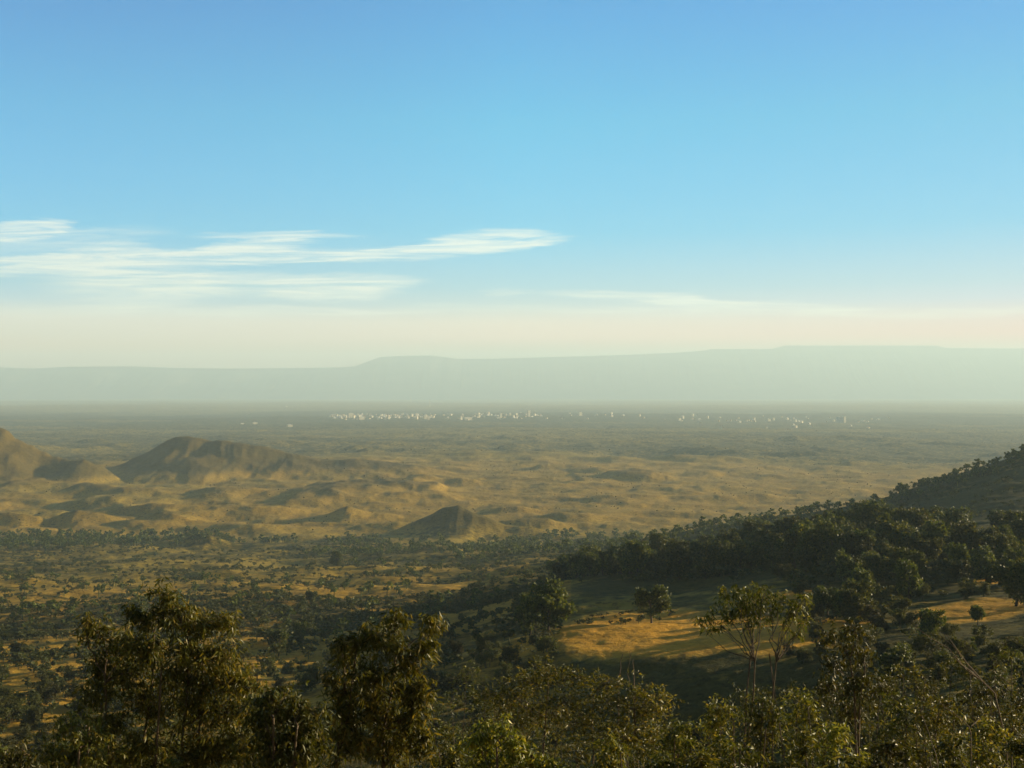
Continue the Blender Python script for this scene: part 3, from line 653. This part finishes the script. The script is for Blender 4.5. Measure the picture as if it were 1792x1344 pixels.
# dead sticks and bare leaning branches
def bare(name, label, cat, polys, d, r0, seed):
    r = np.random.default_rng(seed); first = P3(*polys[0][0], d); gz_ = H1(first[0], d); org = np.array([first[0], d, gz_]); A = Acc()
    for k, pl in enumerate(polys):
        p = np.array([P3(a, b, d+dz*.6) for (a, b), dz in zip(pl, r.normal(0, .4 if k else .05, len(pl)))])
        if k == 0: p = np.concatenate([[[org[0], org[1], gz_-.3]], p])
        t = np.linspace(0, 1, len(p)); tt = np.linspace(0, 1, 10); q = np.stack([np.interp(tt, t, p[:, j]) for j in range(3)], -1); q[1:-1] += r.normal(0, .012*d/20, (8, 3))
        A.tube(q, np.linspace(r0, r0*.3, 10)*(1 if k == 0 else .6), 6)
    v, f = A.get(); o = link(name, mesh(name, v-org, f, M_DEAD, smooth=True), None, tuple(org)); tag(o, label, cat); return o
bare('dead_stick', 'pale dead stick leaning above the rounded shrub mound', 'dead stem', [[(1082,1200),(1085,1180),(1090,1144)]], 30, .024, 1)
bare('dead_stick', 'shorter upright dead stick beside the leaning one', 'dead stem', [[(1110,1200),(1109,1180),(1108,1153)]], 30, .022, 2)
bare('dead_stick', 'thin broken dead stem with a forked tip near the sticks', 'dead stem', [[(1098,1190),(1100,1160),(1103,1136)],[(1101,1150),(1105,1140)]], 31, .012, 3)
bare('bare_branches', 'bundle of bare brown branches leaning over the dark slope', 'dead tree', [[(1760,1230),(1700,1180),(1665,1140),(1600,1095)],[(1720,1195),(1680,1145),(1640,1105)],[(1710,1185),(1668,1150),(1625,1120)],[(1740,1210),(1690,1160),(1655,1110),(1630,1098)],[(1750,1220),(1770,1200),(1730,1170)]], 19, .015, 4)
bare('bare_branches', 'arching leafless twigs standing out of the bottom shrubs', 'dead tree', [[(1700,1290),(1690,1262),(1655,1240),(1640,1225)],[(1698,1270),(1720,1250),(1745,1245)],[(1640,1340),(1615,1255),(1612,1250)]], 13, .009, 5)

# ------------------------------------------------------------------ the distant town
def wall_mat(name, c, cw):
    m_, n, b = mat(name); tc = n.new('ShaderNodeTexCoord').outputs['Object']
    nz = n.noise(tc, .25, 4); n.put(b.inputs['Base Color'], n.mix(n.rng(nz, .3, .7, 0, .3), c, cw)); b.inputs['Roughness'].default_value = .85; return m_
WALLS = [wall_mat('white_plaster', (.68,.59,.43), (.5,.43,.31)), wall_mat('cream_plaster', (.70,.62,.48), (.6,.5,.38)), wall_mat('grey_concrete', (.42,.42,.40), (.33,.33,.32))]
M_ROOF = [wall_mat('tin_roof', (.55,.55,.54), (.4,.36,.33)), wall_mat('tile_roof', (.34,.18,.12), (.26,.14,.1))]
M_WIN = wall_mat('window_glass', (.04,.05,.06), (.06,.07,.08))
def box(x0, x1, y0, y1, z0, z1):
    v = np.array([(x, y, z) for z in (z0, z1) for y in (y0, y1) for x in (x0, x1)], float)
    return v, np.array([(0,2,3,1),(4,5,7,6),(0,1,5,4),(2,6,7,3),(0,4,6,2),(1,3,7,5)])
def building(w_, dd, h, wallm, roofm, gable):
    A = Acc(); A.add(*box(-w_/2, w_/2, -dd/2, dd/2, -4, h)); wall = mesh('wall', *A.get(), wallm)
    if gable:
        v = np.array([(-w_/2-.4,-dd/2-.4,h+.02),(w_/2+.4,-dd/2-.4,h+.02),(w_/2+.4,dd/2+.4,h+.02),(-w_/2-.4,dd/2+.4,h+.02),(-w_/2-.4,0,h+dd*.28),(w_/2+.4,0,h+dd*.28)])
        rf = mesh('roof', v, [np.array([(0,1,5,4),(2,3,4,5),(3,2,1,0)]), np.array([(0,4,3),(1,2,5)])], roofm)
    else:
        A = Acc()
        for b_ in (box(-w_/2-.15, w_/2+.15, -dd/2-.15, -dd/2+.4, h+.01, h+1), box(-w_/2-.15, w_/2+.15, dd/2-.4, dd/2+.15, h+.01, h+1), box(-w_/2-.15, -w_/2+.4, -dd/2+.41, dd/2-.41, h+.01, h+1), box(w_/2-.4, w_/2+.15, -dd/2+.41, dd/2-.41, h+.01, h+1), box(-w_*.2, w_*.1, -1.5, 1.5, h+.01, h+2.6)): A.add(*b_)
        rf = mesh('roof', *A.get(), roofm)
    A = Acc(); nx, nz = max(2, int(w_/3.5)), max(1, int(h/3.2))
    for a in range(nx):
        for b_ in range(nz):
            cx_ = -w_/2+(a+.5)*w_/nx; cz_ = 1.7+b_*3.2
            for sy in (-1, 1): A.add(*box(cx_-.6, cx_+.6, min(sy*(dd/2-.1), sy*(dd/2+.03)), max(sy*(dd/2-.1), sy*(dd/2+.03)), cz_-.7, cz_+.7))
    return wall, rf, mesh('windows', *A.get(), M_WIN)
BV = []
for k in range(14):
    r_ = random.Random(k); tall = k % 5 == 0
    BV.append(building(r_.uniform(9, 20), r_.uniform(8, 13), r_.uniform(11, 18) if tall else r_.uniform(5, 9), WALLS[(0, 0, 1, 0, 0)[k % 5]], M_ROOF[k % 2], not tall and k % 2 == 0))
def place_b(u, d, parts, rot, lab, grp, name='town_house', cat='house'):
    x, y = at_u(u, d); e = link(name, None, None, (x, y, H1(x, y)), rot); tag(e, lab, cat, grp)
    for n_, p in zip(('wall', 'roof', 'windows'), parts): link(n_, p, e)
rb = random.Random(44); cnt = 0
while cnt < 284:
    q = rb.random()
    if q < .74: u = min(max(abs(rb.gauss(0, 1))*190+575, 555), 1070); yy = rb.gauss(729.5, 2.3)+(u-700)*.003
    elif q < .90: u = rb.uniform(1040, 1560); yy = rb.gauss(733, 2.6)
    elif q < .92: u = rb.uniform(420, 560); yy = rb.uniform(712, 742)
    else: u = rb.uniform(1180, 1560); yy = rb.uniform(735, 752)
    if 719 > yy and q < .9: continue
    d = CAMZ*F/(yy-683); place_b(u, d, BV[rb.randrange(14)], rb.uniform(.35, 1.25), 'tiny pale house in the sunlit town strung across the plain' if .3 < 2 else '', 'small pale houses of the distant town'); cnt += 1
for u, yy, w_, dd, h, wm, lab in [(613,731,40,26,34,1,'widest tall cream block in the town'),(583,729,34,20,20,1,'long cream block beside the widest tall block'),(925,731,20,18,44,1,'slender pale tower block, tallest in the middle of town'),
     (876,732,16,16,30,1,'narrow pinkish tower short of the slender one'),(1015,730,28,20,30,0,'white block at the thin end of the dense town'),(818,735,60,26,20,0,'brightest long white block in the dense town'),(745,733,40,22,20,0,'white block amid the dense town west of the brightest block'),
     (1470,738,34,26,34,2,'dark grey block apart in the hazy end of town'),(1477,738,16,16,38,0,'pale slab against the dark grey block'),(632,734,40,20,20,1,'low cream block in front of the widest tall block'),(1345,734,24,16,18,0,'lone bright house in the hazy thin part of town'),(446,740,26,16,14,0,'lone white shed on the plain before the town'),(507,746,28,16,13,0,'nearest lone white shed on the plain')]:
    place_b(u, CAMZ*F/(yy-683), building(w_, dd, h, WALLS[wm], M_ROOF[0], False), .6, lab, None, 'town_block', 'building')
def mast(u, yy, h, lab):
    x, y = at_u(u, CAMZ*F/(yy-683)); z = H1(x, y); A = Acc(); A.tube([(0,0,-2),(0,0,h*.5),(0,0,h)], [4.5, 3.6, 3.0], 12); o = link('tall_chimney', mesh('tall_chimney', *A.get(), WALLS[0], smooth=True), None, (x, y, z))
    tag(o, lab, 'chimney'); A = Acc(); A.tube([(0,0,h),(0,0,h+2)], [3.6, 3.6], 12); link('rim', mesh('rim', *A.get(), WALLS[2]), o)
mast(719, 706, 90, 'thin white chimney standing far beyond the town'); mast(752, 712, 90, 'dim chimney near the white one beyond the town')

# ------------------------------------------------------------------ haze
hv, hf = box(-40000, 40000, -31000, 37000, -60, 1420)
m_ = bpy.data.materials.new('haze'); m_.use_nodes = True; n = NT(m_.node_tree); n.n.remove(n.n['Principled BSDF'])
pv = n.new('ShaderNodeVolumePrincipled'); pv.inputs['Color'].default_value = (.62, .83, .97, 1); pv.inputs['Density'].default_value = 7.4e-5; pv.inputs['Anisotropy'].default_value = 0.1
n.l.new(pv.outputs[0], n.n['Material Output'].inputs['Volume'])
m_.cycles.homogeneous_volume = True
o = link('haze', mesh('haze', hv, hf, m_)); tag(o, kind='stuff')
